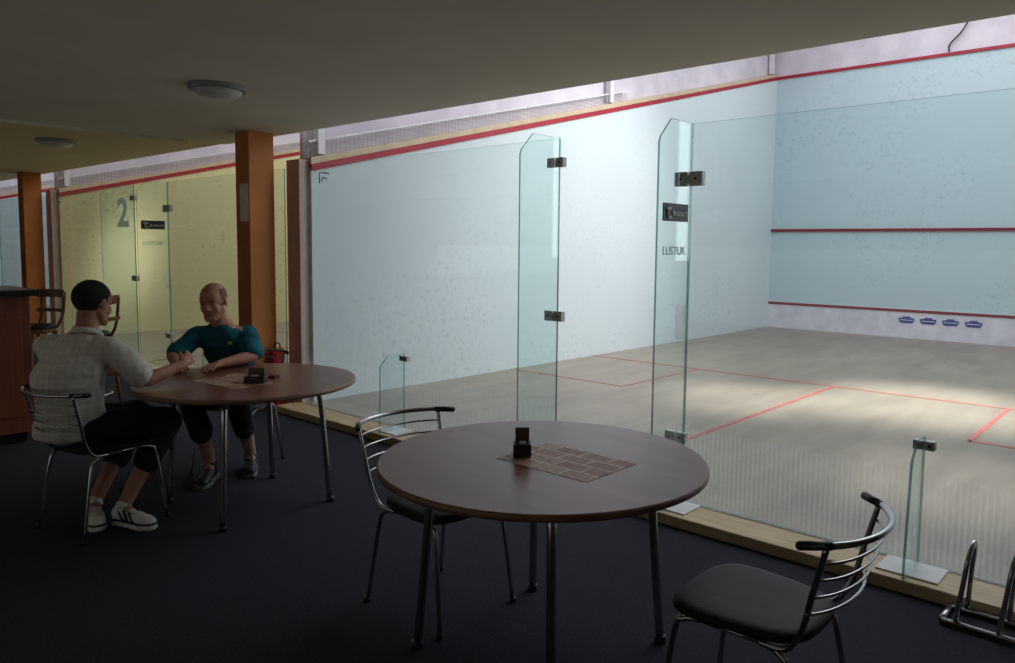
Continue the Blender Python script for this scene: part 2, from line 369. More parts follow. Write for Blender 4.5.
box('wall_front_upper',(-14,LEN,4.57),(W+.3,LEN+.12,TOPZ),M_lilac,kind=S)
box('wall_right_court',(W,0,0),(W+.3,LEN,TOPZ),M_blue,kind=S)
box('wall_above_lounge',(-14,-.3,2.7),(W+.3,-.1,TOPZ),M_lilac,kind=S)
box('ceiling_courts',(-14,-.3,TOPZ),(W+.3,LEN+.1,TOPZ+.1),M_lilac,kind=S)
box('wall_left_end',(-14.2,-7.2,FZ),(-13.72,LEN+.1,TOPZ),M_lwall,kind=S)
box('floor_lounge',(-14,-7,-.2),(8,0-.1,FZ),M_carpet,kind=S)
box('ceiling_lounge',(-1.35,-7,2.43),(8,-.1,2.7),M_ceil,kind=S)
box('ceiling_lounge_far',(-14,-7,2.44),(-1.35,-.1,2.7),M_ceil2,kind=S)
bm=bmesh.new(); add_box(bm,(-1.38,-7,2.405),(-1.33,-.5,2.44)); trim(bm,mat('pale_ceiling_trim',(235,230,210),.8))
box('wall_back',(-14,-7.2,FZ),(8.2,-7,2.7),M_lwall,kind=S)
box('wall_right_lounge',(8,-7,FZ),(8.2,-.1,2.7),M_lwall,kind=S)
box('wall_right_return',(W,-.3,FZ),(8,-.1,2.7),M_lwall,kind=S)
for i,(x,y) in enumerate(((-.39,-.33),(-7.0,-.29))):
    box('trim_pillar_%d'%(i+1),(x-.12,y-.12,FZ),(x+.12,y+.12,2.44),M_orange,kind=S,bevel=.004)
box('notice_card',(-.43,-.456,1.64),(-.285,-.4505,1.97),mat('pillar_notice_paper',(246,236,216),.6),label='small pale paper notice stuck on an orange pillar',category='notice')
bm=bmesh.new(); add_tube(bm,[(3.05,9.72,5.35),(3.1,9.70,5.1),(3.02,9.70,4.9),(2.85,9.71,4.72),(2.84,9.72,4.6)],.012); fin(bm,'hanging_cable',M_cable,label='thin black cable hanging above the court front wall',category='cable')
first=None
for k,x in enumerate((2.42,2.75,3.08,3.41)):
    if first is None:
        bm=bmesh.new()
        add_prism(bm,[(-.12,.005),(-.12,.035),(-.07,.035),(-.05,.06),(.05,.06),(.07,.035),(.12,.035),(.12,.005),(.13,.0),(.09,-.05),(-.09,-.05),(-.13,0)],xz,0,-.004)
        add_box(bm,(-.10,-.006,-.004),(.10,-.003,.004),1)
        first=fin(bm,'emblem_sticker',[M_logo,M_wtxt],loc=(x,LEN-.022,.3),label='small two-tier navy emblem on the pale tin board',category='sticker',group='emblems along the tin')
    else:
        c=first.copy(); c.location=(x,LEN-.022,.3); scn.collection.objects.link(c)

# ------------------------------------------------ GLASS WALL
gw=empty('glass_wall',(0,0,0),label='frameless clear glass back wall of the blue squash court with fins',category='glass wall',group='glass court back walls')
GY=-.08
FX1,FX2=2.96,3.90
def pane(x0,x1,name='glass_panel',h=2.13):
    bm=bmesh.new(); add_box(bm,(x0+.004,GY-.006,0.005),(x1-.004,GY+.006,h))
    bm.normal_update()
    for f in bm.faces:
        f.material_index=0 if abs(f.normal.y)>.5 else 1
    return fin(bm,name,[M_glass,M_gedge],gw)
for a,b in ((0.01,FX1),(FX2,6.39)): pane(a,b)
def finp(x,dep_top,dep_bot,h):
    bm=bmesh.new()
    c=.115*min(1,h/.6) if h>1 else .08
    poly=[(GY-.008,.005),(GY-.008,h),(GY-dep_top+c,h),(GY-dep_top+c*.12,h-c*.88),(GY-dep_top,h-c*1.15),(GY-dep_bot,.005)]
    add_prism(bm,poly,yz,x-.006,x+.006,0,side=(1,0))
    return fin(bm,'glass_fin',[M_fin,M_gedge],gw)
finp(FX1,.38,.38,2.13); finp(FX2,.34,.34,2.13)
finp(1.41,.24,.245,.6); finp(5.15,.20,.245,.6)
def fitting(x,z,w=.055,sides=(-1,1)):
    bm=bmesh.new()
    for s in sides:
        xc=x+s*w*.6
        add_box(bm,(xc-w/2,GY-.02,z-w/2),(xc+w/2,GY+.02,z+w/2))
        add_cyl(bm,(0,0),.008,0,.006,seg=16,mi=1)
        bm.verts.ensure_lookup_table()
        for v in bm.verts[-32:]:
            v.co=V((xc+v.co.x,GY-.02-v.co.z,z+v.co.y))
    if len(sides)==2: add_box(bm,(x-.02,GY-.012,z-w*.3),(x+.02,GY+.012,z+w*.3))
    return fin(bm,'patch_fitting',[M_alu,M_black],gw,bevel=.003,label='square metal patch fitting')
for x,z,w_ in ((FX1-.03,1.98,.06),(FX2-.01,1.83,.078),(FX1-.03,1.0,.065),(FX2-.05,.37,.06)): fitting(x,z,w_)
fitting(5.15,.56,.042); fitting(1.41,.56,.042)
box('lock_plate',(FX2-.07,GY-.012,.93),(FX2-.015,GY+.012,1.13),translucent('pale_lock_plate',(252,252,250),.75),gw,bevel=.006,label='pale vertical lock plate')
for x in (FX1,FX2,1.41,5.15):
    box('base_plate',(x-.13,GY-.2,0),(x+.13,GY-.01,.008),M_white,gw,label='white base plate')
MX=Matrix(((0,0,1,0),(1,0,0,0),(0,1,0,0),(0,0,0,1)))
sx=FX2+.007
box('sign_panel',(sx,GY-.30,1.59),(sx+.006,GY-.045,1.685),M_sign,gw,label='small slate-grey sign panel')
textobj('sign_lettering','it-court',.050,M_wtxt,gw,Matrix.Translation((sx+.009,GY-.135,1.634))@MX,bold=.0005)
bm=bmesh.new()
add_tube(bm,[(sx+.01,GY-.257,1.672),(sx+.01,GY-.261,1.64),(sx+.01,GY-.257,1.614),(sx+.01,GY-.240,1.606),(sx+.01,GY-.230,1.614)],.0055)
add_tube(bm,[(sx+.01,GY-.283,1.660),(sx+.01,GY-.257,1.653),(sx+.01,GY-.230,1.658)],.005)
fin(bm,'sign_emblem',M_wtxt,gw)
textobj('etched_lettering','LUSTUK',.066,M_etch,gw,Matrix.Translation((sx+.001,GY-.175,1.43))@MX)
MY=Matrix(((1,0,0,0),(0,0,-1,0),(0,1,0,0),(0,0,0,1)))
bm=bmesh.new(); add_tube(bm,[(.27,GY-.01,1.97),(.27,GY-.01,2.06),(.33,GY-.01,2.06),(.42,GY-.01,2.045)],.006,smooth=False)
add_tube(bm,[(.30,GY-.01,1.99),(.33,GY-.01,2.02),(.38,GY-.01,2.0)],.006)
fin(bm,'small_emblem',M_gtxt,gw)
g2=dup(gw,(-PITCH,0,0),label='frameless clear glass back wall of yellow squash court with numeral 2')
g3=dup(gw,(-2*PITCH,0,0),label='frameless clear glass back wall of the farther blue court')
textobj('numeral','2',.48,M_num,g2,Matrix.Translation((2.62,GY-.012,1.79))@Matrix.Diagonal((1.5,1,1,1))@MY,bold=.015,label='bold pale grey numeral 2')

# ------------------------------------------------ CEILING LAMPS
lamp=empty('ceiling_lamp',(1.32,-1.5,2.43),label='round flush ceiling lamp with frosted glass dome, switched off',category='ceiling lamp',group='round ceiling lamps')
bm=bmesh.new(); add_cyl(bm,(0,0),.17,-.03,0,48,rtop=.18); fin(bm,'lamp_base',mat('grey_lamp_ring',(150,150,148),.5),lamp,bevel=.004)
bm=bmesh.new()
N=40;prev=None
for k in range(9):
    a=math.pi/2*k/8; r=.145*math.cos(a); z=-.03-.055*math.sin(a)
    if k==8:
        c=bm.verts.new((0,0,z))
        for j in range(N): bm.faces.new([prev[j],prev[(j+1)%N],c]).smooth=True
    else:
        ring=[bm.verts.new((r*math.cos(2*math.pi*j/N),r*math.sin(2*math.pi*j/N),z)) for j in range(N)]
        if prev:
            for j in range(N): bm.faces.new([prev[j],prev[(j+1)%N],ring[(j+1)%N],ring[j]]).smooth=True
        prev=ring
fin(bm,'lamp_shade',M_frost,lamp)
dup(lamp,(-2.50,-1.27,2.44))

# ------------------------------------------------ TABLES
def make_table(loc,label):
    t=empty('round_table',loc,label=label,category='table',group='round cafe tables')
    bm=bmesh.new(); R=.605
    prof=[(.0,.697),(R-.01,.697),(R,.703),(R,.719),(R-.006,.725),(0,.725)]
    N=72;rings=[]
    for r,z in prof:
        rings.append([bm.verts.new((r*math.cos(2*math.pi*k/N),r*math.sin(2*math.pi*k/N),z)) for k in range(N)] if r>0 else bm.verts.new((0,0,z)))
    for k in range(N):
        bm.faces.new([rings[0],rings[1][(k+1)%N],rings[1][k]])
        for i in (1,2,3):
            f=bm.faces.new([rings[i][k],rings[i][(k+1)%N],rings[i+1][(k+1)%N],rings[i+1][k]]); f.material_index=1; f.smooth=True
        bm.faces.new([rings[4][k],rings[4][(k+1)%N],rings[5]])
    fin(bm,'table_top',[M_top,M_edge],t)
    bm=bmesh.new(); q=.25
    add_box(bm,(-q,-q-.012,.665),(q,-q+.012,.697)); add_box(bm,(-q,q-.012,.665),(q,q+.012,.697))
    add_box(bm,(-q-.012,-q,.665),(-q+.012,q,.697)); add_box(bm,(q-.012,-q,.665),(q+.012,q,.697))
    fin(bm,'underframe',M_black,t)
    for sx,sy in ((-1,-1),(1,-1),(1,1),(-1,1)):
        bm=bmesh.new()
        add_tube(bm,[(sx*.12,sy*.12,.672),(sx*.22,sy*.22,.672),(sx*.27,sy*.27,.655),(sx*.29,sy*.29,.60),(sx*.305,sy*.305,.35),(sx*.325,sy*.325,.02)],.0165,seg=14)
        add_cyl(bm,(sx*.326,sy*.326),.021,0,.03,20,1)
        add_cyl(bm,(sx*.285,sy*.285),.028,.64,.697,20,0)
        fin(bm,'leg',[M_chrome,M_black],t)
    return t
T1=make_table((4.26,-1.74,FZ),'round dark veneer cafe table with chrome legs, empty beside two chairs')
T2=dup(T1,(1.97,-1.68,FZ),label='round dark veneer cafe table with chrome legs where two men sit')
TZ=FZ+.725

# ------------------------------------------------ CHAIRS
def make_chair():
    c=empty('bistro_chair',(0,0,0),label='x',category='chair',group='chrome bistro chairs')
    bm=bmesh.new(); N=48
    def outline(s,z):
        o=[]
        for k in range(N):
            a=2*math.pi*k/N; cx,sy=math.cos(a),math.sin(a); e=2/3.6
            x=math.copysign(abs(cx)**e,cx)*.203*s; y=math.copysign(abs(sy)**e,sy)*.210*s+.01
            x*=1+.10*(y/.2); o.append(bm.verts.new((x,y,z)))
        return o
    rows=[outline(.93,.426),outline(1,.432),outline(1.01,.444),outline(.97,.455),outline(.85,.460),outline(.5,.457)]
    bm.faces.new(rows[0][::-1])
    for a,b in zip(rows,rows[1:]):
        for k in range(N):
            f=bm.faces.new([a[k],a[(k+1)%N],b[(k+1)%N],b[k]]); f.smooth=True
    bm.faces.new(rows[-1]).smooth=True
    fin(bm,'seat',M_vinyl,c)
    for sx in (-1,1):
        bm=bmesh.new(); add_tube(bm,[(sx*.175,.10,.418),(sx*.18,.15,.408),(sx*.185,.18,.36),(sx*.205,.225,.01)],.009); add_cyl(bm,(sx*.206,.226),.013,0,.02,14,1); fin(bm,'leg',[M_chrome,M_black],c)
        bm=bmesh.new(); add_tube(bm,[(sx*.175,-.08,.418),(sx*.18,-.14,.404),(sx*.185,-.175,.34),(sx*.205,-.23,.01)],.009); add_cyl(bm,(sx*.206,-.232),.013,0,.02,14,1); fin(bm,'leg',[M_chrome,M_black],c)
    bm=bmesh.new(); add_tube(bm,[(-.175,.1,.418),(-.175,-.1,.418)],.008,smooth=False); add_tube(bm,[(.175,.1,.418),(.175,-.1,.418)],.008,smooth=False)
    add_tube(bm,[(-.175,.05,.418),(.175,.05,.418)],.007,smooth=False); add_tube(bm,[(-.175,-.05,.418),(.175,-.05,.418)],.007,smooth=False); fin(bm,'seat_frame',M_chrome,c)
    bm=bmesh.new()
    def arc(w,yb,d,z,n=14):
        return [(w*math.sin(a)/math.sin(1.15),yb+d*(1-math.cos(a))/(1-math.cos(1.15)),z) for a in [(-1.15+2.3*k/n) for k in range(n+1)]]
    for sx in (-1,1):
        add_tube(bm,[(sx*.18,-.08,.418),(sx*.19,-.16,.43),(sx*.2,-.205,.5),(sx*.212,-.235,.62),(sx*.22,-.268,.752)],.0085)
    for z,yy in ((.555,-.283),(.605,-.297),(.655,-.312),(.705,-.328)):
        add_tube(bm,arc(.214,yy,.065,z),.0042,smooth=False,seg=8)
    fin(bm,'backrest',M_chrome,c)
    bm=bmesh.new(); A=arc(.262,-.35,.135,.755,20); add_tube(bm,A,.0095,smooth=False,seg=12)
    for e,d in ((A[0],A[3]),(A[-1],A[-4])):
        v=(V(d)-V(e)); add_cap(bm,e,V(e)+v*.9,.0125,.0118,mi=1)
    fin(bm,'top_rail',[M_chrome,M_black],c)
    return c
ch=make_chair(); ch.location=(3.72,-1.76,FZ); ch.rotation_euler=(0,0,-math.pi/2); ch['label']='chrome bistro chair with black seat pushed against the empty round table'
dup(ch,(5.11,-1.72,FZ),math.radians(91),'chrome bistro chair with black seat, pulled out from empty table')
dup(ch,(1.71,-2.37,FZ),math.radians(12),'chrome bistro chair under the man in the plaid shirt')
dup(ch,(1.26,-1.385,FZ),math.radians(215.6),'chrome bistro chair under the man in the teal shirt')

# ------------------------------------------------ TABLE ITEMS
def placemat(loc,rot,label):
    bm=bmesh.new(); add_box(bm,(-.21,-.15,0),(.21,.15,.0015)); return fin(bm,'placemat',M_print,loc=loc,rotz=rot,label=label,category='placemat',group='printed paper placemats')
placemat((4.35,-1.715,TZ),0,'printed paper placemat on the empty round table')
placemat((1.98,-1.75,TZ),.15,"printed paper placemat on the men's table")
def holder():
    a=empty('menu_holder',(0,0,0),0,label='x',category='menu holder',group='compact dark table holders')
    bm=bmesh.new(); add_box(bm,(-.034,-.034,0),(.034,.034,.05)); fin(bm,'body',M_holder,a,bevel=.006)
    bm=bmesh.new(); add_box(bm,(-.026,.004,.045),(.026,.022,.105)); fin(bm,'card',mat('dark_card',(96,80,68),.5),a,bevel=.002,label='upright brown card')
    bm=bmesh.new(); add_cyl(bm,(0,-.017),.012,.05,.058,20); fin(bm,'lid',M_alu,a)
    return a
hd_=holder(); hd_.location=(4.19,-1.775,TZ+.0015); hd_.rotation_euler=(0,0,.75); hd_['label']='compact dark brown holder with upright card on the empty table'
h2=dup(hd_,(2.10,-1.70,TZ+.0015),.75,"wide low dark brown holder on the men's table"); h2.scale=(1.7,1.2,.75)
o=box('cigarette_pack',(-.044,-.028,0),(.044,.028,.022),mat('dark_red_card',(120,34,30),.5),bevel=.002,label='dark red cigarette pack lying on the table',category='cigarette pack'); o.location=(2.04,-1.58,TZ+.0015); o.rotation_euler=(0,0,.5)

# ------------------------------------------------ BAR COUNTER + STOOLS
bc=empty('bar_counter',(-.45,-2.1,FZ),label='dark brown wooden bar counter with a black top',category='bar counter')
bm=bmesh.new(); add_box(bm,(-.6,-3.2,0.08),(0,0,1.10)); fin(bm,'body',M_barwood,bc,bevel=.005)
box('plinth',(-.57,-3.18,0),(-.04,-.04,.08),M_black,bc)
box('counter_top',(-.66,-3.24,1.10),(.06,.05,1.145),M_bartop,bc,bevel=.006)
for k in range(4):
    box('front_panel',(.0,-.78-.78*k,.2),(.012,-.06-.78*k,.98),M_barwood,bc,bevel=.004)
def make_stool():
    s=empty('bar_stool',(0,0,0),label='x',category='bar stool',group='wooden bar stools')
    bm=bmesh.new(); add_cyl(bm,(0,0),.17,.72,.75,40); fin(bm,'seat',M_stool,s,bevel=.006)
    bm=bmesh.new(); add_cyl(bm,(0,0),.16,.75,.785,40,rtop=.14); fin(bm,'cushion',M_vinyl,s,bevel=.01)
    for sx,sy in ((-1,-1),(1,-1),(1,1),(-1,1)):
        bm=bmesh.new(); add_tube(bm,[(sx*.11,sy*.11,.725),(sx*.17,sy*.17,0)],lambda t:.016-.004*t,smooth=False); fin(bm,'leg',M_stool,s)
    bm=bmesh.new(); P=[(.150*math.cos(a),.150*math.sin(a),.28) for a in [2*math.pi*k/28 for k in range(28)]]; add_tube(bm,P,.008,smooth=False,closed=True); fin(bm,'foot_ring',M_chrome,s)
    bm=bmesh.new()
    for sx in (-1,1): add_tube(bm,[(sx*.11,-.1,.73),(sx*.13,-.16,.85),(sx*.145,-.18,1.06)],.012)
    n=14
    for z0,z1 in ((1.01,1.08),(.88,.91)):
        A=[];B=[]
        for k in range(n+1):
            t=-1+2*k/n; x=.165*t; y=-.23+.07*t*t
            A.append([bm.verts.new((x,y,z0)),bm.verts.new((x,y,z1))]); B.append([bm.verts.new((x,y+.018,z0)),bm.verts.new((x,y+.018,z1))])
        for k in range(n):
            bm.faces.new([A[k][0],A[k+1][0],A[k+1][1],A[k][1]]); bm.faces.new([B[k][0],B[k][1],B[k+1][1],B[k+1][0]])
            bm.faces.new([A[k][1],A[k+1][1],B[k+1][1],B[k][1]]); bm.faces.new([A[k][0],B[k][0],B[k+1][0],A[k+1][0]])
        for k in (0,n): bm.faces.new([A[k][0],A[k][1],B[k][1],B[k][0]])
    fin(bm,'backrest',M_stool,s)
    return s
st=make_stool(); st.location=(-1.47,-1.80,FZ); st.rotation_euler=(0,0,math.radians(200)); st['label']='wooden bar stool with curved backrest beside the bar counter'
dup(st,(-.60,-1.66,FZ),math.radians(100),'wooden bar stool with dark cushion standing away from the bar')

# ------------------------------------------------ RACK
rk=empty('racket_rack',(5.37,-.46,FZ),label='chrome tube rack of hoops standing in front of the glass wall',category='rack')
bm=bmesh.new()
for yy in (-.05,.11): add_tube(bm,[(-.02,yy,.016),(.95,yy,.016)],.013,smooth=False)
for xx in (-.02,.95): add_tube(bm,[(xx,-.05,.016),(xx,.11,.016)],.013,smooth=False)
fin(bm,'base_frame',M_chrome,rk)
for k in range(6):
    x=.05+.15*k
    bm=bmesh.new(); add_tube(bm,[(x-.02,-.05,.02),(x,-.04,.2),(x+.01,-.02,.30),(x+.015,.03,.34),(x+.01,.08,.30),(x,.10,.2),(x-.01,.11,.02)],.010); fin(bm,'hoop',M_chrome,rk)
bp=empty('backpack',(-.20,-.20,FZ),0,label='small red backpack standing beside the orange pillar',category='backpack')
bm=bmesh.new(); add_box(bm,(-.06,-.11,0),(.03,.03,.56)); fin(bm,'body',M_backpack,bp,bevel=.035)
bm=bmesh.new(); add_box(bm,(.02,-.09,.06),(.04,.01,.28)); fin(bm,'pocket',M_backpack,bp,bevel=.008)
bm=bmesh.new(); add_tube(bm,[(-.01,-.07,.55),(-.01,-.06,.6),(-.01,-.02,.6),(-.01,-.01,.55)],.006); fin(bm,'handle',M_black,bp)

# ------------------------------------------------ PEOPLE
def basis(fwd,up=(0,0,1)):
    f=V(fwd).normalized(); s=f.cross(V(up)).normalized(); u=s.cross(f)
    return Matrix((s,f,u)).transposed()
def hand(bm,w,d,n,side,curl,splay=1.0):
    d=V(d).normalized(); n=V(n); n=(n-d*n.dot(d)).normalized(); l=d.cross(n)*side
    w=V(w)
    add_cap(bm,w-d*.01,w+d*.03,.024,.022)
    kn=[]
    for i in range(4):
        k=w+d*(.082-.004*abs(i-1))+l*(.028-.019*i); kn.append(k)
        add_cap(bm,w+d*.02+l*(.014-.009*i),k,.014,.011,seg=10)
    for i,k in enumerate(kn):
        L=(.064,.072,.067,.052)[i]; dd=(d+l*(.10-.07*i)*splay).normalized(); p=k; ang=curl*(.8+.12*i)
        for j,fr in enumerate((.45,.3,.25)):
            dd=(dd*math.cos(ang)+n*math.sin(ang)).normalized() if dd.dot(n)<.95 else dd
            q=p+dd*L*fr; add_cap(bm,p,q,.0092-.0008*j,.0085-.0008*j,seg=10); p=q
    p=w+d*.022+l*.022; dd=(l*.6+d*.85+n*.3).normalized()
    add_cap(bm,w+d*.01+l*.005,p,.015,.013,seg=10)
    for j,L in enumerate((.038,.030)):
        q=p+dd*L; add_cap(bm,p,q,.012-.002*j,.0105-.002*j,seg=10); p=q; dd=(dd+d*.4+n*.25).normalized()
def shoe(par,ank,toe_dir,stripe):
    d=V((toe_dir[0],toe_dir[1],0)).normalized(); s=V((d.y,-d.x,0)); R=Matrix((s,d,V((0,0,1)))).transposed()
    a=V((ank[0],ank[1],0))
    bm=bmesh.new()
    for y,rx,ry,rz,z in ((-.03,.036,.045,.045,.055),(.03,.038,.06,.042,.055),(.09,.042,.06,.034,.048),(.14,.045,.055,.028,.042),(.165,.04,.045,.024,.038)):
        add_ell(bm,a+d*y+V((0,0,z)),(rx,ry,rz),R)
    add_cap(bm,a+V((0,0,.06)),a+V((0,0,.10)),.042,.04)
    sh=remesh(bm,'shoe',.006,3,M_shoew if stripe else M_shoe,par,label='white trainer with dark stripes' if stripe else 'dark casual shoe')
    chain=((-.04,.042),(.0,.04),(.05,.04),(.1,.046),(.14,.049),(.17,.042))
    bm=bmesh.new()
    for y,r in chain:
        p=a+d*y; add_cyl(bm,(p.x,p.y),r,.0,.024,20)
    remesh(bm,'shoe_sole',.0045,2,M_sole if stripe else M_soled,sh)
    if stripe:
        bm=bmesh.new()
        for y,r in chain:
            p=a+d*y; add_cyl(bm,(p.x,p.y),r+.0015,.024,.036,20)
        for sd in (-1,1):
            for k in range(3):
                y=.01+.034*k
                p=a+d*(y+.025)+s*sd*.042+V((0,0,.034)); q=a+d*(y-.008)+s*sd*.034+V((0,0,.084))
                add_cap(bm,p,q,.0085,.008,seg=8)
        add_ell(bm,a+d*-.066+V((0,0,.06)),(.014,.014,.04),R)
        remesh(bm,'shoe_stripes',.0045,1,M_shoe,sh)
def lerpt(tab,t):
    t=max(0,min(1,t))*(len(tab)-1); i=min(int(t),len(tab)-2); f=t-i; f=f*f*(3-2*f)*.5+f*.5
    return tuple(tab[i][k]*(1-f)+tab[i+1][k]*f for k in range(len(tab[0])))
def person(loc,J,F,facef,skin,shirtm,shortm,label,hair,stripe=False,emblem=False,wide=1.0,short_len=.97,calf=0,hem=1.0):
    P=empty('person',loc,.721,label=label,category='person')
    pel,che,nek,hd=[V(J[k]) for k in ('pelvis','chest','neck','head')]
    RS,RE,RW,LS,LE,LW=[V(J[k]) for k in ('rs','re','rw','ls','le','lw')]
    B=basis(F)
    sp_=catmull([pel,pel.lerp(che,.5)+B@V((0,-.01,0)),che,che.lerp(nek,.5),nek],10)
    def spine(t):
        t=max(0,min(1,t))
        # pelvis..chest = .55 of the length
        u=(t/.55*.5 if t<.55 else .5+(t-.55)/.45*.5)*(len(sp_)-1); i=min(int(u),len(sp_)-2); return sp_[i].lerp(sp_[i+1],u-i)
    bm=bmesh.new()
    tb=[(.145,.105),(.14,.10),(.135,.10),(.135,.10),(.145,.105),(.15,.105),(.145,.095),(.11,.08),(.065,.06)]
    for k in range(21):
        t=k/20; rx,ry=lerpt(tb,t)
        add_ell(bm,spine(t),(rx*.88,ry*.88,.06),B)
    for s in (RS,LS): add_cap(bm,nek-V((0,0,.06)),s,.045,.045)
    for s,e,w in ((RS,RE,RW),(LS,LE,LW)):
        add_cap(bm,s,s.lerp(e,.4),.046,.044); add_cap(bm,s.lerp(e,.4),e,.044,.035); add_cap(bm,e,e.lerp(w,.3),.035,.037); add_cap(bm,e.lerp(w,.3),w,.037,.025)
    hand(bm,RW,J['rhd'],J['rhn'],1,J['rcurl']); hand(bm,LW,J['lhd'],J['lhn'],-1,J['lcurl'])
    for h_,k,a,td in ((J['rh'],J['rk'],J['ra'],J['rt']),(J['lh'],J['lk'],J['la'],J['lt'])):
        h_,k,a=V(h_),V(k),V(a); add_cap(bm,h_,k,.08,.055); m=k.lerp(a,.3)
        back=-V((td[0],td[1],0)).normalized()*.012
        add_cap(bm,k,m+back,.054,.055); add_cap(bm,m+back,a,.055,.034)
        add_cap(bm,a,V((a.x,a.y,.06))+V((td[0],td[1],0)).normalized()*.05,.034,.028)
    H=basis(facef)
    def h(x,y,z): return hd+H@V((x,y,z))
    add_cap(bm,nek-V((0,0,.03)),h(0,-.025,-.06),.056,.053)
    add_ell(bm,h(0,-.012,.03),(.077,.098,.088),H,28,18)
    add_ell(bm,h(0,.025,-.035),(.060,.068,.078),H,24,14)
    add_ell(bm,h(0,.05,.035),(.062,.045,.05),H)
    add_cap(bm,h(-.036,.073,.026),h(.036,.073,.026),.0145)
    for sx in (-1,1):
        add_ell(bm,h(sx*.036,.056,-.030),(.024,.026,.032),H)
        add_ell(bm,h(sx*.078,-.008,-.005),(.010,.020,.033),H@Matrix.Rotation(sx*-.35,3,'Z'))
        add_cap(bm,h(sx*.052,.0,-.06),h(sx*.018,.062,-.098),.022,.022)
        add_ell(bm,h(sx*.011,.096,-.030),(.009,.011,.009),H)
        add_ell(bm,h(sx*.030,.074,.006),(.017,.012,.0085),H)
    add_cap(bm,h(0,.088,.012),h(0,.106,-.026),.0085,.012)
    add_ell(bm,h(0,.072,-.095),(.026,.02,.02),H)
    add_cap(bm,h(-.017,.085,-.057),h(.017,.085,-.057),.007); add_cap(bm,h(-.014,.084,-.068),h(.014,.084,-.068),.0075)
    remesh(bm,'body',.005,3,skin,P)
    for sx in (-1,1):
        bm=bmesh.new(); add_ell(bm,h(sx*.030,.0755,.002),(.0115,.0125,.0062),H,16,12); add_ell(bm,h(sx*.030,.0845,.002),(.0052,.0045,.0050),H,12,8,mi=1); fin(bm,'eye',[M_eye,M_iris],P)
        bm=bmesh.new(); add_tube(bm,[h(sx*.014,.0915,.022),h(sx*.032,.089,.028),h(sx*.048,.078,.023)],.0028,seg=8); fin(bm,'eyebrow',M_hair if hair=='full' else mat('brown_brow',(96,70,58),.8),P)
    bm=bmesh.new(); add_tube(bm,[h(-.021,.084,-.0645),h(-.01,.0895,-.0625),h(0,.0905,-.0622),h(.01,.0895,-.0625),h(.021,.084,-.0645)],.0030,seg=8); fin(bm,'mouth',M_lip,P)
    # hair: cap following the skull with a lower nape line and short sideburns
    bm=bmesh.new(); add_ell(bm,(0,0,0),(1,1,1),None,96,66)
    sc=(.0815,.1025,.0925) if hair=='full' else (.0782,.0992,.0892)
    dl=[]
    for v in list(bm.verts):
        c=v.co; x,y,z=c.x*sc[0],c.y*sc[1]-.0125,c.z*sc[2]+.0305
        j=.004*math.sin(61*x+37*y)+.003*math.sin(113*y+71*z)
        v.co=h(x,y,z)
        if hair=='full': kill=(y>.055+j and z<.066+j) or (y>.028+j and z<.035) or (y>.004+j and z<-.008) or (y>-.03+j and z<-.004 and y<=.004) or z<-.052+j
        else: kill= z<-.045 or (y>-.03 and z<.022) or (y>.03+j) or (z>.088)
        if kill: dl.append(v)
    bmesh.ops.delete(bm,geom=dl,context='VERTS')
    hm=fin(bm,'hair',M_hair if hair=='full' else M_hair2,P)
    so=hm.modifiers.new('s','SOLIDIFY'); so.thickness=.006 if hair=='full' else .002; so.offset=-1
    # shirt
    bm=bmesh.new()
    tb=[(.172,.128),(.168,.126),(.160,.122),(.157,.119),(.160,.120),(.168,.124),(.172,.122),(.166,.112),(.142,.098),(.092,.076)]
    for k in range(27):
        u=k/26; t=-.02+u*.92; rx,ry=lerpt(tb,u)
        if u<.9: rx*=wide; ry*=wide
        hh=1+(hem-1)*max(0,1-u/.4); rx*=hh; ry*=hh
        add_ell(bm,spine(t)-V((0,0,max(0,.045*(1-u*6)))),(rx,ry,.05 if u<.95 else .045),B,28,14)
    add_cap(bm,nek-V((0,0,.09)),nek-V((0,0,.045)),.070,.066)
    for s,e in ((RS,RE),(LS,LE)):
        add_cap(bm,nek-V((0,0,.065)),s,.050,.054)
        m=s.lerp(e,.78); add_cap(bm,s,m,.058,.068)
        add_cap(bm,che+V((0,0,.03)),s-V((0,0,.03)),.085,.052)
    sh=remesh(bm,'shirt',.008,7,shirtm,P,folds=.036,label='short-sleeved shirt')
    bm=bmesh.new()
    if emblem:
        pts=[nek+V((0,0,-.006))+B@V((.0665*math.cos(a),.0655*math.sin(a),-.022*math.sin(a))) for a in [2*math.pi*k/24 for k in range(24)]]
        add_tube(bm,pts,.0045,smooth=False,closed=True,seg=10)
    else:
        n=22; A=[];Bv=[]
        for k in range(n+1):
            a=math.pi/2+.45+(2*math.pi-.9)*k/n
            up=nek+V((0,0,.004))+B@V((.061*math.cos(a),.060*math.sin(a),-.016*math.sin(a)))
            dn=nek+V((0,0,-.026))+B@V((.080*math.cos(a),.078*math.sin(a),-.020*math.sin(a)))
            A.append(bm.verts.new(up)); Bv.append(bm.verts.new(dn))
        for k in range(n): bm.faces.new([A[k],A[k+1],Bv[k+1],Bv[k]]).smooth=True
    co=fin(bm,'collar',shirtm,sh)
    if not emblem:
        so=co.modifiers.new('s','SOLIDIFY'); so.thickness=.004; so.offset=0
    if emblem:
        bm=bmesh.new(); add_ell(bm,che+B@V((-.075,.120,.05)),(.017,.012,.012),B,16,8); fin(bm,'chest_emblem',mat('yellow_emblem',(190,180,60),.7),sh)
    bm=bmesh.new(); add_ell(bm,pel-V((0,0,.01)),(.160,.122,.09),B)
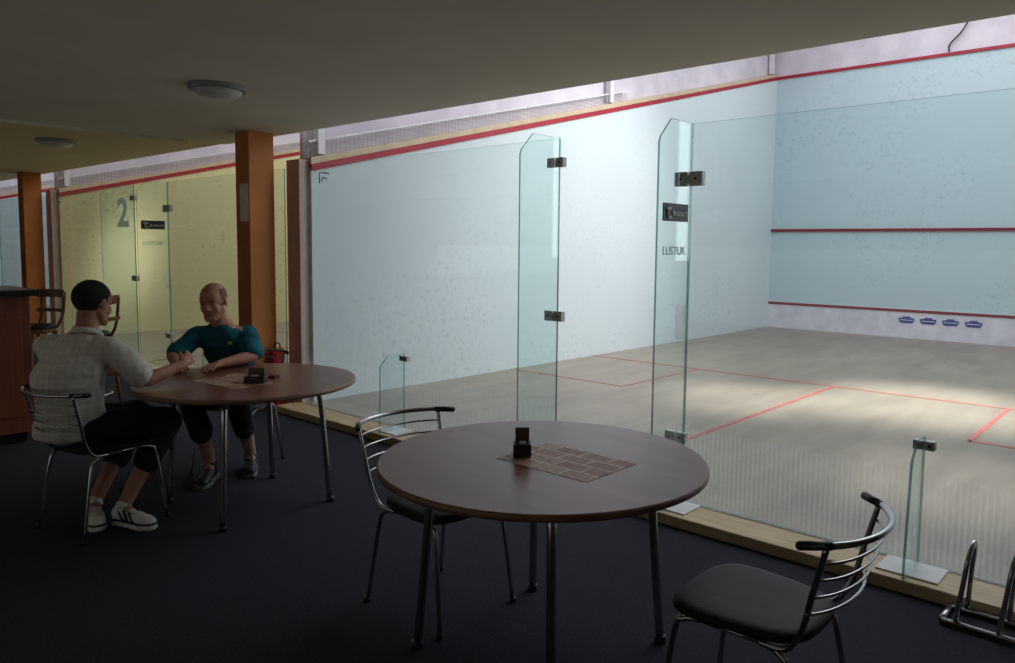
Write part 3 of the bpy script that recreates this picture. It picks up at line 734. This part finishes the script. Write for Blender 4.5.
    for hh,k,a in ((J['rh'],J['rk'],J['ra']),(J['lh'],J['lk'],J['la'])):
        hh,k,a=V(hh),V(k),V(a); add_cap(bm,hh,hh.lerp(k,short_len),.095,.073)
        if calf: add_cap(bm,k,k.lerp(a,calf),.070,.068)  # extra dark cloth down the calf stands for shade on the legs
    remesh(bm,'shorts',.009,4,shortm,P,folds=.022,label='dark shorts carried down the calves for leg shade')
    for a,td in ((J['ra'],J['rt']),(J['la'],J['lt'])): shoe(P,a,td,stripe)
    return P
m1=dict(pelvis=(-.05,.02,.545),chest=(-.035,-.03,.80),neck=(.02,.05,1.045),head=(.03,.10,1.18),
 rs=(.165,.01,.955),re=(.315,.08,.775),rw=(.405,.29,.825),ls=(-.195,.05,.955),le=(-.14,.28,.80),lw=(.10,.40,.765),
 rhd=(.12,.8,.35),rhn=(-.75,.3,-.5),rcurl=.45,lhd=(1,.25,-.02),lhn=(0,0,-1),lcurl=.12,
 rh=(.06,.0,.535),rk=(.34,.26,.52),ra=(.19,.04,.10),rt=(1,-.35),
 lh=(-.11,.05,.535),lk=(.08,.42,.52),la=(.0,.10,.10),lt=(.5,-.75))
person((1.70,-2.47,FZ),m1,(-.02,1,0),(.28,.95,-.14),M_skin,M_plaid,M_shorts,'man in a pale plaid short-sleeved shirt and dark shorts, seated gesturing','full',stripe=True,wide=1.03,calf=.5,hem=1.06)
m2=dict(pelvis=(.05,.2,.545),chest=(.02,.13,.81),neck=(.0,.06,.99),head=(-.015,.0,1.13),
 rs=(-.150,.07,.905),re=(-.25,-.08,.785),rw=(-.12,-.28,.768),ls=(.155,.11,.91),le=(.245,-.03,.785),lw=(.12,-.24,.766),
 rhd=(.45,-.85,-.03),rhn=(0,0,-1),rcurl=.22,lhd=(-.25,-.95,-.03),lhn=(0,0,-1),lcurl=.22,
 rh=(-.03,.18,.535),rk=(-.08,-.20,.52),ra=(-.0,-.13,.10),rt=(.1,-1),
 lh=(.14,.2,.535),lk=(.20,-.18,.52),la=(.17,.1,.10),lt=(.3,-1))
person((1.317,-1.544,FZ),m2,(-.10,-1,0),(-.02,-.98,-.20),M_skin2,M_teal,M_shorts2,'balding man in a teal t-shirt, seated with both forearms on table','crop',emblem=True,wide=.94,calf=.5)

# ------------------------------------------------ LIGHTS
def area(name,loc,sx,sy,e,col,rot=(0,0,0)):
    l=bpy.data.lights.new(name,'AREA'); l.shape='RECTANGLE'; l.size=sx; l.size_y=sy; l.energy=e; l.color=col
    o=bpy.data.objects.new(name,l); o.location=loc; o.rotation_euler=rot; link(o); return o
area('skylight_near',(3.6,5.2,6.1),4.5,7.5,290,(.98,.988,1))
area('skylight_middle',(-3.5,5.2,6.1),4.5,7.5,260,(.97,.985,1))
area('skylight_far',(-10.2,5.2,6.1),4.5,7.5,290,(.93,.98,1))
area('upper_wall_fill',(6.35,4.5,5.3),8,1.2,90,(.98,.98,1),(0,math.radians(90),math.radians(0)))  # added area lamp, lifts the upper band of the left court wall
area('lounge_window_fill',(0.0,-6.9,1.3),12,2.2,34,(1,.98,.94),(math.radians(122),0,0))  # unseen window behind the camera, widened and tilted up as ceiling fill
def spot(name,loc,tgt,e,ang,blend=1.0,soft=.3):
    l=bpy.data.lights.new(name,'SPOT'); l.energy=e; l.spot_size=math.radians(ang); l.spot_blend=blend; l.shadow_soft_size=soft; l.color=(1,.98,.95)
    o=bpy.data.objects.new(name,l); o.location=loc; o.rotation_euler=(V(tgt)-V(loc)).to_track_quat('-Z','Y').to_euler(); link(o)
spot('roof_window_light',(5.0,4.6,6.0),(4.25,3.95,0),4000,28)
spot('roof_window_light_two',(2.2,3.4,6.0),(2.8,3.0,0),2600,21)
spot('roof_window_light_three',(4.6,1.2,6.0),(5.0,1.4,0),1000,20)
spot('side_wall_spot',(5.2,5.5,5.9),(0,3.8,1.5),1200,50)  # added spot, brightens the middle of the blue side wall
spot('yellow_wall_spot',(-3.2,2.2,5.9),(-6.7,.9,1.15),1400,12)  # added spot, imitates the bright glow on the yellow court's glass
w=bpy.data.worlds.new('world'); scn.world=w; w.use_nodes=True; w.node_tree.nodes['Background'].inputs[0].default_value=(.5,.55,.6,1); w.node_tree.nodes['Background'].inputs[1].default_value=.3

# ------------------------------------------------ CAMERA
def cam():
    yaw,pitch,roll=.721,-.083,.012
    cy,sy,cp,sp=math.cos(yaw),math.sin(yaw),math.cos(pitch),math.sin(pitch)
    f=V((-sy*cp,cy*cp,sp)); r=V((cy,sy,0)); u=r.cross(f)
    r2=math.cos(roll)*r+math.sin(roll)*u; u2=-math.sin(roll)*r+math.cos(roll)*u
    M=Matrix((r2,u2,-f)).transposed().to_4x4(); M.translation=V((6.049,-3.836,1.445))
    c=bpy.data.cameras.new('camera'); c.sensor_width=36; c.lens=756.84/1015*36; c.shift_x=-26/1015; c.shift_y=-21.8/1015; c.clip_start=.05
    o=bpy.data.objects.new('camera',c); o.matrix_world=M; link(o); scn.camera=o
cam()
